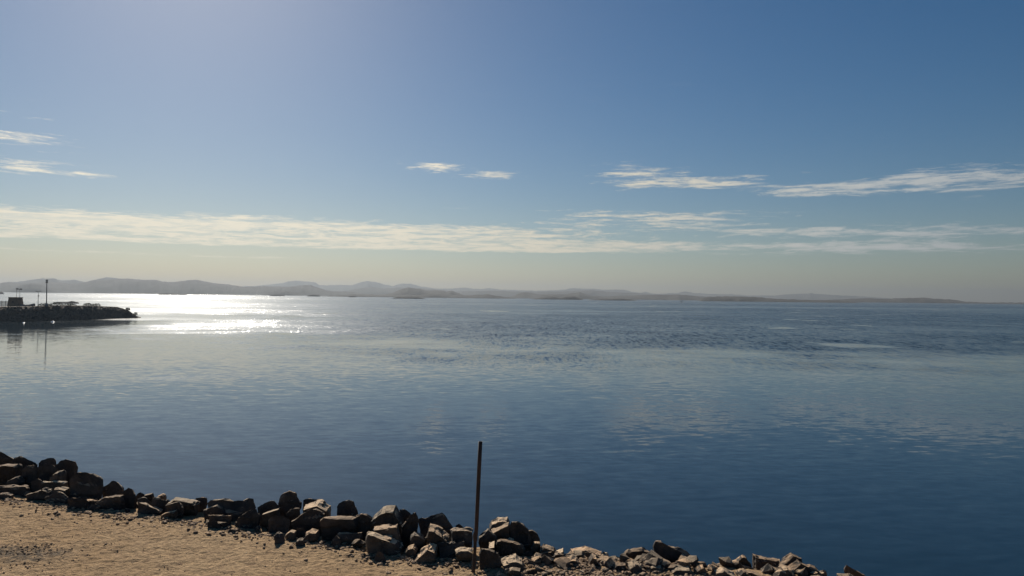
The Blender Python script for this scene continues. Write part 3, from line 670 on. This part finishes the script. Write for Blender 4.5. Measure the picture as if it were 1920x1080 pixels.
# ------------------------------------------------------------------ the rocks of the bank, one by one
# outline in pixels of an enlarged piece of the photograph: (piece, distance behind the sand's edge in 0.8 m steps,
# height of the flat top in piece pixels, tone, label, outline).  Distance 0 with 'G': it stands on the sand itself.
PIECES = {1: (0, 830, 7.715), 2: (180, 860, 7.715), 3: (360, 890, 7.715), 4: (520, 900, 7.715), 5: (680, 930, 7.715), 6: (860, 940, 7.715),
          7: (1030, 990, 9.6), 8: (1140, 990, 9.6), 9: (1320, 1000, 6.0)}
D, P = 'rock', 'rock_pale'
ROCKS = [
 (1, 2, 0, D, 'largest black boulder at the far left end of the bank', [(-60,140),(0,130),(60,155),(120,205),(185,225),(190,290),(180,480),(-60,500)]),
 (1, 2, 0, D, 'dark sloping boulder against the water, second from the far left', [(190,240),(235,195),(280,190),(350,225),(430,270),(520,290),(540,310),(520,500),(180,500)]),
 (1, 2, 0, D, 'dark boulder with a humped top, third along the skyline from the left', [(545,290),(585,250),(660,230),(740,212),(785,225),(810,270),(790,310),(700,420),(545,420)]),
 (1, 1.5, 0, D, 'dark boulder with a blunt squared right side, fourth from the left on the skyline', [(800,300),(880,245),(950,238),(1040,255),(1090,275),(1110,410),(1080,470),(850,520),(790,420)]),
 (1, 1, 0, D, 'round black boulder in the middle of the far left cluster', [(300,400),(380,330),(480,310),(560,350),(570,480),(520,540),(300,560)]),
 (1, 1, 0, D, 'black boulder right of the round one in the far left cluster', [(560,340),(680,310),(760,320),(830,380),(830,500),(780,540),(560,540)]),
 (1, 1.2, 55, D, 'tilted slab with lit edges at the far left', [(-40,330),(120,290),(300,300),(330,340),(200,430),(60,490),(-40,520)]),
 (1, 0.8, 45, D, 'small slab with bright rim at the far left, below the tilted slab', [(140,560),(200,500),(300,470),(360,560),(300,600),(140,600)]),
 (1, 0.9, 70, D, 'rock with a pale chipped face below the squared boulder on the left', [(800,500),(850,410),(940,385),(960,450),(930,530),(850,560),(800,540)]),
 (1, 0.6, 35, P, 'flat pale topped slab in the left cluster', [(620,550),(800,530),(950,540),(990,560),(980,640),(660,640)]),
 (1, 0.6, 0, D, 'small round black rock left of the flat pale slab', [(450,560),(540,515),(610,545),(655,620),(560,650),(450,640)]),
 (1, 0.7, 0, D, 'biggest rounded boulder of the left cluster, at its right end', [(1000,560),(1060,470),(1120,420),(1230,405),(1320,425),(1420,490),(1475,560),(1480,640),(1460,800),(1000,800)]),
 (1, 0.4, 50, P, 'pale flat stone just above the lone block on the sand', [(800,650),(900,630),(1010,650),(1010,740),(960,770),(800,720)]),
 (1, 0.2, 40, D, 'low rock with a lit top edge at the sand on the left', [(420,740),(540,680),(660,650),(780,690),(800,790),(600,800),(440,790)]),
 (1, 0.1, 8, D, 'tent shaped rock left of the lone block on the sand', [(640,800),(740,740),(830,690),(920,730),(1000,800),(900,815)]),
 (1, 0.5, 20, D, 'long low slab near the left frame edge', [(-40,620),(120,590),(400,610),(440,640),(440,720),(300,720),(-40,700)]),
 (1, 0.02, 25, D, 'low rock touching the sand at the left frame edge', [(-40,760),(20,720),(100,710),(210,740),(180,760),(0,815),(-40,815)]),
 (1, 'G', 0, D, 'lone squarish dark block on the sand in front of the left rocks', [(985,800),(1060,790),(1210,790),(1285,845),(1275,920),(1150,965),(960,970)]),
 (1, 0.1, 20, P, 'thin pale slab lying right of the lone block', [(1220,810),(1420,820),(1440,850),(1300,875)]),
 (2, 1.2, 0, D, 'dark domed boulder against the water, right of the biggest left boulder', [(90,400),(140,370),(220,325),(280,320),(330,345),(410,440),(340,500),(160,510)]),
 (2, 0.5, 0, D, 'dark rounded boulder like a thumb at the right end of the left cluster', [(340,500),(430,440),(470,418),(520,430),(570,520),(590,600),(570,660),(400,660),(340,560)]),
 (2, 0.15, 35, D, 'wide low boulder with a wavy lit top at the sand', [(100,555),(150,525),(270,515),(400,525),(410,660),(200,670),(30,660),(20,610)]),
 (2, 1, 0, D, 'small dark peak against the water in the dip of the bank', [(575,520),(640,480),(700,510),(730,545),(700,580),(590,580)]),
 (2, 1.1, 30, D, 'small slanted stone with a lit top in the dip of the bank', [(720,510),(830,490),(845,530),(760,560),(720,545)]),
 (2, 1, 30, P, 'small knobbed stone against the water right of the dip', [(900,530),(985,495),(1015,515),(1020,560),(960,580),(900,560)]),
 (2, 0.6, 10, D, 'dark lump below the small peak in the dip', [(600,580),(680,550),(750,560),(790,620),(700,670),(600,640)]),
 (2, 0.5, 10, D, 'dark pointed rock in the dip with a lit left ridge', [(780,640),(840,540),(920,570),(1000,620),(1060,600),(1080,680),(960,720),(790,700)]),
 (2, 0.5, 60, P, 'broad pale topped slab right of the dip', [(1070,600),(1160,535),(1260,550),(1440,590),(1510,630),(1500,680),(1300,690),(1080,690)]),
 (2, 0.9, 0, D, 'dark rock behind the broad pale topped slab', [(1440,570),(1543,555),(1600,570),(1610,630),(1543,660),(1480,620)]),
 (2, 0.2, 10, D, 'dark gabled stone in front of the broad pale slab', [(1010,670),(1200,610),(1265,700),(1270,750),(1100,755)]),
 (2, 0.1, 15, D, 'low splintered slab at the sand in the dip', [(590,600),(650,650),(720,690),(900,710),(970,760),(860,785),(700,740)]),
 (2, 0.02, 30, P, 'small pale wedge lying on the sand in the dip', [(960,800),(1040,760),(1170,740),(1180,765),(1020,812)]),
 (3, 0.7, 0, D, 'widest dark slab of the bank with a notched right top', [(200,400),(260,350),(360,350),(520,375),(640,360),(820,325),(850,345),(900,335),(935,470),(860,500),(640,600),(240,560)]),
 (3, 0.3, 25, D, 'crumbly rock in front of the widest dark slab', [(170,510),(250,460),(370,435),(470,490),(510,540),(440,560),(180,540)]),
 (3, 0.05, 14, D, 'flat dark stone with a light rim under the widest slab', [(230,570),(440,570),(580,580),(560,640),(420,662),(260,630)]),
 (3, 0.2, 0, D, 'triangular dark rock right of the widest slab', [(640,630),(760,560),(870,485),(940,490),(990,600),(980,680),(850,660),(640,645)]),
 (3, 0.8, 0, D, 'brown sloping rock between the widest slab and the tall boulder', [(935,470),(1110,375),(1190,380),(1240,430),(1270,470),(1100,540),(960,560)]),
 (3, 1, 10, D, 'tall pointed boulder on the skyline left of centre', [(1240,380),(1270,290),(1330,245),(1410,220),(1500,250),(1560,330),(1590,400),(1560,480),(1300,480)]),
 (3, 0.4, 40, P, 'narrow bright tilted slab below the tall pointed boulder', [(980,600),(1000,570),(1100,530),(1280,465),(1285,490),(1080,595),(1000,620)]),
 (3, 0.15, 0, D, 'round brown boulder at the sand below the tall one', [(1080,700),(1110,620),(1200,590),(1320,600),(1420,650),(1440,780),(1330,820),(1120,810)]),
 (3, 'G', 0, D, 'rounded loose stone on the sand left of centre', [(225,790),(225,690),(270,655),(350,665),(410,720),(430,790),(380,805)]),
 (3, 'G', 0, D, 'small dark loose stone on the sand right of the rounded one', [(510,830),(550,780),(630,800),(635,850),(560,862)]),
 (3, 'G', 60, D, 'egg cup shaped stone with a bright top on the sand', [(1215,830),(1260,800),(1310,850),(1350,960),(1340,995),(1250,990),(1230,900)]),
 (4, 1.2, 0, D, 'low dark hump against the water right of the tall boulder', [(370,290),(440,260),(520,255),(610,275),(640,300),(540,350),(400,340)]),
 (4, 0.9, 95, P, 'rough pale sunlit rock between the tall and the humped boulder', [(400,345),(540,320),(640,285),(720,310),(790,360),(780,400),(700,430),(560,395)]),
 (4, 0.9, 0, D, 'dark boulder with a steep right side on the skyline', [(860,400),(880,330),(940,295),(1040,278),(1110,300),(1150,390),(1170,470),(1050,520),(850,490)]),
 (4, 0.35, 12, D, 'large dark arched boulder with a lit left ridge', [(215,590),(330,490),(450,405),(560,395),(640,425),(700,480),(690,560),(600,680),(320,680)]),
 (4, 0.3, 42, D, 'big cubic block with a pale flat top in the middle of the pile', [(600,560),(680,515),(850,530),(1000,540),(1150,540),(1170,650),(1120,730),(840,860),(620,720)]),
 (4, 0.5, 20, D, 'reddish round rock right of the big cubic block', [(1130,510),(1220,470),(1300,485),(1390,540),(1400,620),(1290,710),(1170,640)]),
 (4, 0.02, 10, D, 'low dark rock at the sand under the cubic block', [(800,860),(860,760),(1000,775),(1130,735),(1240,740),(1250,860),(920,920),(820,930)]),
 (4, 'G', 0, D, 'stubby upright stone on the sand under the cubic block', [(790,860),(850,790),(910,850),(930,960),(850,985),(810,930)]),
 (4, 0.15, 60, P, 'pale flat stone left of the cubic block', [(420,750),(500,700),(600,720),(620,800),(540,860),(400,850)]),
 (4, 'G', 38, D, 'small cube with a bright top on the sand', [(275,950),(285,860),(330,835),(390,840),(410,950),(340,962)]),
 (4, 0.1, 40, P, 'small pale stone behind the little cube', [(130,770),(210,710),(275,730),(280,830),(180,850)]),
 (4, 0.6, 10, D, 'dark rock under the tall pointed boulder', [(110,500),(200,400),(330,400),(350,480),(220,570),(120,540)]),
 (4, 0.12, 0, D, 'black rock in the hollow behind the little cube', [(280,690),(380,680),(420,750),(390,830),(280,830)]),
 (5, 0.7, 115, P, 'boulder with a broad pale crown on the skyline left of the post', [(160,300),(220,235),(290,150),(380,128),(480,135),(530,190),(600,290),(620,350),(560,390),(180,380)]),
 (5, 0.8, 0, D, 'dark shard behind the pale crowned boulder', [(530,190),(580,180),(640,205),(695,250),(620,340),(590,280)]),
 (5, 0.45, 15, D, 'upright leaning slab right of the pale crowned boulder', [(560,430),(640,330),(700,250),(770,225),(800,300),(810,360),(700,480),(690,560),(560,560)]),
 (5, 0.3, 70, P, 'dark block with a pale layered top under the crowned boulder', [(150,420),(330,385),(520,385),(550,460),(560,640),(380,640),(170,520)]),
 (5, 0.02, 60, P, 'long wedge with a bright sloping top at the sand', [(20,600),(40,510),(80,490),(250,570),(420,640),(560,650),(640,700),(620,770),(420,790),(250,800),(60,780)]),
 (5, 0.15, 70, P, 'small pale stone lodged on the long wedge', [(280,590),(330,555),(440,560),(420,620),(380,640)]),
 (5, 0.8, 0, D, 'brown pyramid boulder on the skyline left of the post', [(810,340),(900,300),(1030,235),(1150,215),(1210,270),(1330,440),(1250,500),(880,480)]),
 (5, 0.35, 120, P, 'sunlit slanting slab in front of the brown pyramid', [(950,470),(980,390),(1060,410),(1180,470),(1265,550),(1290,620),(1200,660),(980,650),(930,580)]),
 (5, 0.4, 55, D, 'flat topped block directly left of the post', [(1270,490),(1320,450),(1430,460),(1543,450),(1600,470),(1600,640),(1450,650),(1280,640)]),
 (5, 0.9, 0, D, 'small dark hump on the skyline just left of the post', [(1340,420),(1390,400),(1440,430),(1470,470),(1350,470)]),
 (5, 'G', 0, D, 'dark loose stone on the sand below the long wedge', [(165,890),(210,800),(280,810),(320,870),(345,950),(290,970),(190,930)]),
 (5, 0.05, 60, P, 'small pale block right of the long wedge', [(630,770),(660,715),(750,690),(800,750),(790,830),(660,850)]),
 (5, 0.02, 120, P, 'bright shell shaped rock at the sand left of the post', [(760,860),(880,720),(970,650),(1080,700),(1090,780),(1050,870),(880,885)]),
 (5, 0.25, 50, D, 'leaning rock behind the bright shell shaped one', [(700,560),(750,510),(850,540),(930,600),(830,660),(800,700),(690,660)]),
 (5, 0.15, 0, D, 'black rock in deep shade left of the post', [(1080,680),(1290,640),(1480,650),(1480,740),(1330,780),(1250,880),(1100,870)]),
 (5, 0.02, 65, P, 'pale ledge at the sand just left of the post', [(1340,760),(1380,735),(1543,735),(1600,760),(1600,840),(1430,830),(1340,790)]),
 (6, 0.8, 70, P, 'round topped sunlit boulder on the skyline right of the post', [(440,350),(470,280),(560,225),(640,208),(710,225),(740,290),(620,340),(470,410)]),
 (6, 0.55, 65, P, 'boulder with a bright slanting top under the round topped one', [(470,400),(600,340),(730,290),(760,400),(760,500),(640,530),(560,500)]),
 (6, 0.5, 14, D, 'large dark hooded boulder right of the post', [(730,360),(760,285),(890,280),(1010,390),(1050,600),(1000,680),(860,620),(770,520)]),
 (6, 0.65, 14, D, 'narrow dark boulder leaning on the hooded one', [(1010,410),(1060,400),(1140,450),(1190,570),(1080,570),(1040,610)]),
 (6, 0.4, 30, D, 'dark rock just right of the post', [(280,500),(380,440),(430,385),(470,420),(560,490),(570,600),(430,620),(290,570)]),
 (6, 0.12, 90, P, 'small pale triangular stone right of the post', [(425,660),(440,590),(520,570),(520,690)]),
 (6, 0.15, 35, D, 'wide broken rock below the hooded boulder', [(520,640),(550,550),(640,530),(800,560),(900,620),(960,690),(940,770),(760,750),(540,720)]),
 (6, 0.25, 50, P, 'pale flat stone at the foot of the hooded boulder', [(640,560),(740,520),(805,535),(780,590),(700,590)]),
 (6, 'G', 25, D, 'dark rock with a crumbling top right at the foot of the post', [(285,740),(330,655),(400,690),(470,760),(580,730),(625,860),(600,960),(440,990),(290,970)]),
 (6, 0.0, 110, P, 'striped pale rock to the right of the post foot', [(610,820),(740,765),(830,750),(930,800),(950,900),(720,930),(620,880)]),
 (6, 'G', 40, P, 'small block with a bright top at the bottom edge', [(735,960),(780,945),(900,960),(915,1080),(820,1090),(740,1050)]),
 (6, 'G', 0, D, 'round dark stone at the bottom edge right of the post', [(990,1020),(1060,970),(1140,990),(1150,1080),(990,1090)]),
 (6, 'G', 60, P, 'tiny pale chip on the sand near the post', [(530,1045),(600,1000),(630,1030),(580,1080),(540,1080)]),
 (6, 0.35, 40, P, 'cluster stone with bright cracks right of the hooded boulder', [(1030,660),(1110,565),(1180,575),(1150,680),(1060,710)]),
 (6, 0.35, 65, P, 'jagged pale topped rock on the skyline right of the hooded boulder', [(1160,700),(1220,600),(1380,650),(1410,680),(1300,760),(1180,750)]),
 (6, 0.3, 60, P, 'thin bright shard on the skyline right of the hooded boulder', [(1370,760),(1400,710),(1510,670),(1520,710),(1440,790)]),
 (6, 0.1, 0, D, 'round black stone in the rubble below the hooded boulder', [(950,740),(1010,695),(1080,720),(1070,790),(970,800)]),
 (6, 0.0, 55, P, 'pale pointed stone in the rubble right of the post', [(1080,770),(1120,730),(1170,770),(1260,800),(1190,850),(1090,820)]),
 (7, 0.5, 110, P, 'low wide pale rock on the skyline right of the rubble', [(340,460),(350,340),(440,345),(600,330),(640,290),(720,320),(830,350),(960,400),(900,470),(700,470),(520,490)]),
 (7, 0.25, 10, D, 'dark slanted rock below the low wide pale one', [(500,620),(600,500),(700,460),(720,560),(700,640)]),
 (7, 0.2, 75, P, 'bright flake beside the dark pyramid', [(700,540),(760,450),(830,480),(860,600),(720,630)]),
 (7, 0.25, 0, D, 'small dark pyramid right of the rubble', [(850,540),(980,400),(1130,550),(1000,650),(870,630)]),
 (7, 0.5, 0, D, 'low dark rock between the dark pyramid and the flat boulder', [(1130,560),(1190,500),(1290,530),(1290,600),(1140,600)]),
 (7, 0.6, 55, D, 'flat topped boulder with a bright rim left of the tall right boulder', [(1290,500),(1350,430),(1450,360),(1660,340),(1860,390),(1870,560),(1650,610),(1310,590)]),
 (7, 0.1, 70, P, 'pale double lump in the rubble', [(180,580),(290,515),(380,570),(480,510),(540,560),(480,630),(250,620)]),
 (7, 0.1, 50, D, 'dark stone with a bright ridge in the rubble', [(1130,680),(1190,620),(1380,610),(1390,710),(1250,760),(1140,720)]),
 (7, 0.12, 70, P, 'small pale stone under the dark pyramid', [(1000,640),(1120,590),(1150,640),(1060,720)]),
 (7, 0.12, 110, P, 'grooved pale stone below the flat topped boulder', [(1390,620),(1480,560),(1600,590),(1660,640),(1560,720),(1420,760)]),
 (7, -0.1, 0, D, 'dark rounded stone at the bottom edge under the grooved one', [(1500,864),(1510,720),(1590,660),(1660,740),(1690,864)]),
 (8, 0.5, 18, D, 'tallest boulder of the right side with a bright left edge', [(790,560),(800,330),(850,230),(960,220),(1100,290),(1420,420),(1510,520),(1590,650),(1500,690),(950,640)]),
 (8, 0.1, 110, P, 'leaf shaped pale slab below the tallest right boulder', [(640,660),(760,590),(930,600),(920,700),(900,760),(700,760),(620,700)]),
 (8, 0.05, 110, P, 'pale ribbed slab in front of the tallest right boulder', [(1080,690),(1180,640),(1430,650),(1510,740),(1470,830),(1280,820),(1180,740)]),
 (8, 0.1, 70, P, 'hooked pale rock right of the ribbed slab', [(1530,740),(1640,650),(1700,650),(1770,780),(1700,840),(1560,830)]),
 (8, 0.0, 50, P, 'small upright pale shard at the bottom edge', [(920,780),(990,680),(1000,790),(950,820)]),
 (8, -0.1, 12, D, 'dark stone under the leaf shaped slab at the bottom edge', [(700,770),(900,760),(930,864),(710,864)]),
 (9, 0.55, 32, P, 'bright tilted slab right of the tallest boulder', [(280,340),(340,300),(430,235),(460,250),(530,340),(390,370),(300,360)]),
 (9, 0.3, 20, D, 'long dark ridge with a bright edge at the bottom right', [(0,400),(120,380),(270,315),(390,340),(620,370),(660,480),(60,490)]),
 (9, 0.6, 40, D, 'boxy brown rock on the skyline at the right', [(540,330),(540,225),(730,255),(860,280),(760,390),(600,380)]),
 (9, 0.5, 45, D, 'peaked rock with a pale cap at the right end of the bank', [(770,390),(900,270),(970,200),(1060,235),(1110,270),(1060,330),(900,350),(800,480)]),
 (9, 0.3, 45, D, 'broad rock with a pale crest in front of the capped peak', [(930,380),(1040,285),(1120,320),(1270,385),(1290,450),(1120,490),(950,470)]),
 (9, 0.2, 40, P, 'small bright shard below the capped peak', [(830,460),(860,370),(910,360),(970,420),(940,485)]),
 (9, 0.3, 25, P, 'small pale stone at the right end of the main rocks', [(1240,440),(1330,415),(1360,460),(1300,490)]),
 (9, 0.8, 0, D, 'isolated dark fin of rock at the bottom, rightmost of all', [(1580,400),(1605,360),(1640,380),(1830,480),(1590,500)]),
 (9, 0.1, 60, P, 'pale chunk at the bottom edge below the bright tilted slab', [(340,430),(400,380),(480,410),(560,430),(570,490),(350,490)]),
 (9, 0.1, 50, P, 'rough pale rubble block at the bottom edge right of the hooked rock', [(60,490),(100,400),(200,380),(340,440),(340,490)]),
]

def edge_dist(px):              # distance y at which a pixel column crosses the sand's edge
    lo, hi = 4.0, 40.0
    k = ray(px, 900); k = k.x / k.y
    for _ in range(40):
        mid = (lo + hi) / 2
        if mid < edge_y(mid * k): lo = mid
        else: hi = mid
    return lo

def finish_rock(bm, size, seed, rough=1.0):
    """a hull -> bevelled edges, finer faces, broken surface"""
    bmesh.ops.dissolve_limit(bm, angle_limit=0.30, verts=bm.verts, edges=bm.edges)
    bmesh.ops.triangulate(bm, faces=bm.faces)
    target = max(0.035, size * 0.075)
    for _ in range(5):
        long_ = [e for e in bm.edges if e.calc_length() > target * 1.6]
        if not long_ or len(bm.faces) > 2600: break
        bmesh.ops.subdivide_edges(bm, edges=long_, cuts=1)
        bmesh.ops.triangulate(bm, faces=[f for f in bm.faces if len(f.verts) > 3])
    bmesh.ops.smooth_vert(bm, verts=bm.verts, factor=0.13, use_axis_x=True, use_axis_y=True, use_axis_z=True)
    bm.normal_update()
    off = Vector((seed * 3.17, seed * 1.71, seed * 0.77))
    for v in bm.verts:
        c = v.co / size
        a = noise.fractal(c * 2.6 + off, 0.9, 2.0, 4)
        b = noise.ridged_multi_fractal(c * 1.7 + off * 1.3, 0.9, 2.0, 3, 1.0, 2.0) - 1.2
        cr = noise.cell(c * 3.3 + off) - 0.5         # broken-off plates
        v.co += v.normal * size * rough * (0.034 * a + 0.014 * b + 0.038 * cr)

def make_rock(i, spec):
    piece, row, lit, tone, label, outline = spec
    rn = random.Random(1000 + i)
    ox, oy, s = PIECES[piece]
    pts = [(ox + x / s, oy + y / s) for x, y in outline]
    pxc = sum(q[0] for q in pts) / len(pts)
    pyb = max(q[1] for q in pts)
    if row == 'G': yd = on_plane(pxc, pyb - 1.0, Z0).y + 0.10
    else:
        yd = edge_dist(pxc) + row * 0.8 + 0.12
        yg = on_plane(pxc, pyb, Z0).y
        if row <= 0.2: yd = min(yd, yg + 0.12)
        elif yg > yd: yd += 0.4 * min(yg - yd, 1.0)
    W3 = [at_y(px, py, yd) for px, py in pts]
    x0, x1 = min(q.x for q in W3), max(q.x for q in W3)
    zt, zb = max(q.z for q in W3), min(q.z for q in W3)
    cx = (x0 + x1) / 2; wd = x1 - x0
    gz = shelf(cx, yd)
    zb2 = min(zb, gz) - 0.05
    H = max(zt - zb, 0.05)
    cz = zt - H * 0.45
    org = Vector((cx, yd, gz))
    T = min(max(0.42 * wd, 0.55 * H), 0.75) * rn.uniform(0.85, 1.1)
    litm = 0.85 * lit / s / F * yd                     # height the lit top takes up in the picture
    dfront = max(litm / 0.36, 0.10 * T)
    dfront = min(dfront, 0.62)
    drop = litm - dfront * 0.27 if lit else 0.45 * dfront + 0.10 * H
    drop = max(drop, 0.01)
    hull = []
    for q in W3:
        upper = (q.z - zb) / H
        hull.append(Vector(q))
        sx = cx + (q.x - cx) * rn.uniform(0.84, 0.97)
        if upper > 0.45:
            hull.append(Vector((sx, yd - dfront * rn.uniform(0.85, 1.1), q.z - drop * rn.uniform(0.8, 1.2))))
        else:
            hull.append(Vector((sx, yd - max(dfront, 0.3 * T) * rn.uniform(0.9, 1.15), q.z)))
        back = Vector((cx + (q.x - cx) * rn.uniform(0.62, 0.85), yd + T * rn.uniform(0.45, 0.7), 0))
        back.z = cz + (q.z - cz) * 0.72 - T * 0.16 if upper > 0.4 else q.z
        hull.append(back)
    for q in (x0 + wd * 0.1, x1 - wd * 0.1):    # foot, sunk a little into what carries it
        for yy in (yd - 0.28 * T, yd + 0.45 * T): hull.append(Vector((q, yy, zb2)))
    bm = bmesh.new()
    for q in hull: bm.verts.new(q - org)
    r = bmesh.ops.convex_hull(bm, input=bm.verts)
    bmesh.ops.delete(bm, geom=list({g for g in r['geom_interior'] + r['geom_unused'] if isinstance(g, bmesh.types.BMVert)}), context='VERTS')
    finish_rock(bm, max(wd, H), 10 + i, 1.0)
    me = from_bm('boulder', bm)
    name = 'boulder' if max(wd, H) > 0.33 else 'stone'
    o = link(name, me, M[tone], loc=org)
    tag(o, label, 'rock', 'rocks along the bank')
    return (cx, yd, wd, H)
placed = [make_rock(i, r) for i, r in enumerate(ROCKS)]

# smaller stones that fill the joints of the pile and the rubble right of the post: shared shapes, one object each
def stone_mesh(i):
    rn = random.Random(500 + i)
    bm = bmesh.new()
    for _ in range(14):
        d = Vector((rn.gauss(0, 1), rn.gauss(0, 1), rn.gauss(0, 1))).normalized()
        bm.verts.new(Vector((d.x * 0.5, d.y * 0.42, d.z * 0.34)) * rn.uniform(0.8, 1.1))
    r = bmesh.ops.convex_hull(bm, input=bm.verts)
    bmesh.ops.delete(bm, geom=list({g for g in r['geom_interior'] + r['geom_unused'] if isinstance(g, bmesh.types.BMVert)}), context='VERTS')
    bmesh.ops.subdivide_edges(bm, edges=bm.edges, cuts=1)
    bmesh.ops.triangulate(bm, faces=bm.faces)
    bm.normal_update()
    for v in bm.verts: v.co += v.normal * 0.05 * noise.noise(v.co * 3.0 + Vector((i, 0, 0)))
    me = from_bm('stone', bm)
    return me
shapes = {m: [stone_mesh(i + 20 * j) for i in range(8)] for j, m in enumerate(('rock', 'rubble', 'rock_pale'))}
for m, l in shapes.items():
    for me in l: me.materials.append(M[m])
def stone(x, y, r, m, label, group, rn, sink=0.15):
    o = link('stone', rn.choice(shapes[m]))
    o.location = (x, y, shelf(x, y) + r * (0.34 - sink))
    o.rotation_euler = (rn.uniform(-0.5, 0.5), rn.uniform(-0.5, 0.5), rn.uniform(0, 6.28))
    q = r * rn.uniform(0.85, 1.2)
    o.scale = (q * rn.uniform(0.8, 1.3), q, q * rn.uniform(0.7, 1.1))
    tag(o, label, 'rock', group)
rn = random.Random(5)
FILL = 'small dark stone wedged low in the joints between the boulders'
for i in range(75):
    px = rn.uniform(-10, 1400)
    yd = edge_dist(px) + rn.uniform(-0.02, 1.1)
    q = at_y(px, 900, yd)
    stone(q.x, yd, rn.uniform(0.14, 0.30), 'rock', FILL, 'small stones between the boulders', rn)
for i in range(50):
    px = rn.uniform(990, 1600)
    yd = edge_dist(px) + rn.uniform(-0.35, 0.45)
    q = at_y(px, 900, yd)
    stone(q.x, yd, rn.uniform(0.16, 0.36), rn.choice(('rock', 'rock_pale', 'rock_pale')), 'mid sized stone in the low rubble crest right of the post', 'stones on the low right crest', rn)
RUB = 'small angular stone lying in the rubble right of the post'
for i in range(110):
    px = rn.triangular(905, 1330, 1090); py = rn.uniform(1036, 1082)
    q = on_plane(px, py, Z0)
    if q.y > edge_dist(px) + 0.35: q.y = edge_dist(px) + rn.uniform(-0.3, 0.35)
    stone(q.x, q.y, rn.uniform(0.055, 0.16), rn.choice(('rubble', 'rubble', 'rock_pale', 'rock')), RUB, 'rubble stones', rn)
# loose pebbles on the sand and crumbs at the foot of the rocks: nobody could count them
acc = ([], [])
def pebble(x, y, r): tri_stone(acc, (x, y, shelf(x, y) + r * 0.2), r, rn, 0.9)
for i in range(3600):
    u = rn.random()
    if u < 0.30:                                     # in the rubble
        px = rn.triangular(880, 1400, 1080); q = on_plane(px, rn.uniform(1030, 1090), Z0); r = rn.uniform(0.012, 0.045)
    elif u < 0.70:                                   # along the foot of the rocks
        px = rn.uniform(-20, 1100); y = edge_dist(px) - abs(rn.gauss(0, 0.35)) + 0.1; q = at_y(px, 900, y); r = rn.uniform(0.008, 0.034) * rn.choice((1, 1, 1.5))
    elif u < 0.78:                                   # dark gravel patch
        q = Vector((SAND_PATCH[0] + rn.gauss(0, 0.5), SAND_PATCH[1] + rn.gauss(0, 0.32), 0)); r = rn.uniform(0.008, 0.022)
    else:
        q = on_plane(rn.uniform(-60, 1000), rn.uniform(935, 1090), Z0); r = rn.uniform(0.005, 0.014)
    if q.y < edge_y(q.x) + 0.7: pebble(q.x, q.y, r)
tag(link('gravel', from_acc('gravel', acc), M['rubble']), 'scattered pebbles and gravel on the sand along the rocks', 'gravel', kind='stuff')

# ------------------------------------------------------------------ rusty post
b = on_plane(889, 1074, Z0)
o = empty('post', (b.x, b.y, Z0), 'rusty steel pipe standing slightly askew at the edge of the rocks', 'post')
def pp(px, py): return at_y(px, py, b.y) - Vector((b.x, b.y, Z0))
path = [(885.5, 1100), (887.5, 1074), (889, 1050), (890.5, 1030), (891, 1012), (892.3, 1004), (893.2, 990), (895.5, 940), (898.2, 880), (900.8, 828)]
rad = [0.026, 0.026, 0.025, 0.024, 0.025, 0.029, 0.029, 0.029, 0.030, 0.030]
bm = bmesh.new()
tube(bm, [tuple(pp(*q)) for q in path], rad, 16, False)
inner = [tuple(pp(*q)) for q in path[-2:]]
tube(bm, list(reversed(inner)), [0.025, 0.025], 16, False)
bm.verts.ensure_lookup_table()
n0 = 16 * len(path)
for k in range(16):                                   # rim joining outer and inner wall
    a_, b_ = bm.verts[n0 - 16 + k], bm.verts[n0 - 16 + (k + 1) % 16]
    ci = min((bm.verts[n0 + q] for q in range(16)), key=lambda v: (v.co - a_.co).length)
    di = min((bm.verts[n0 + q] for q in range(16)), key=lambda v: (v.co - b_.co).length)
    try: bm.faces.new((a_, b_, di, ci) if ci is not di else (a_, b_, ci))
    except ValueError: pass
link('pipe', from_bm('pipe', bm, True), M['rust'], o)
bm = bmesh.new()                                      # torn collar where the pipe is bent
c = pp(891.3, 1008)
tube(bm, [tuple(c + Vector((0, 0, z))) for z in (-0.05, -0.02, 0.03, 0.07)], [0.031, 0.034, 0.035, 0.031], 14, False)
for v in bm.verts: v.co += Vector((noise.noise(v.co * 30), noise.noise(v.co * 30 + Vector((5, 0, 0))), noise.noise(v.co * 22 + Vector((0, 9, 0))) * 2)) * 0.007
link('collar', from_bm('collar', bm, True), M['rust'], o)

# ------------------------------------------------------------------ the hazy air over the lake
bm = bmesh.new(); box(bm, -23000, 23000, -700, 20500, -4.5, 318.0)
hm = bpy.data.materials.new('haze_air'); hm.use_nodes = True
hm.node_tree.nodes.clear()
k = N(hm.node_tree)
pv = k.new('ShaderNodeVolumePrincipled')
pv.inputs['Color'].default_value = (0.362, 0.402, 0.446, 1)
pv.inputs['Density'].default_value = 0.000093
pv.inputs['Anisotropy'].default_value = 0.42
k.t.links.new(pv.outputs[0], k.new('ShaderNodeOutputMaterial').inputs['Volume'])
hz = link('haze', from_bm('haze', bm), hm)
tag(hz, 'thin pale haze lying over the lake and the far hills', 'haze', kind='stuff')
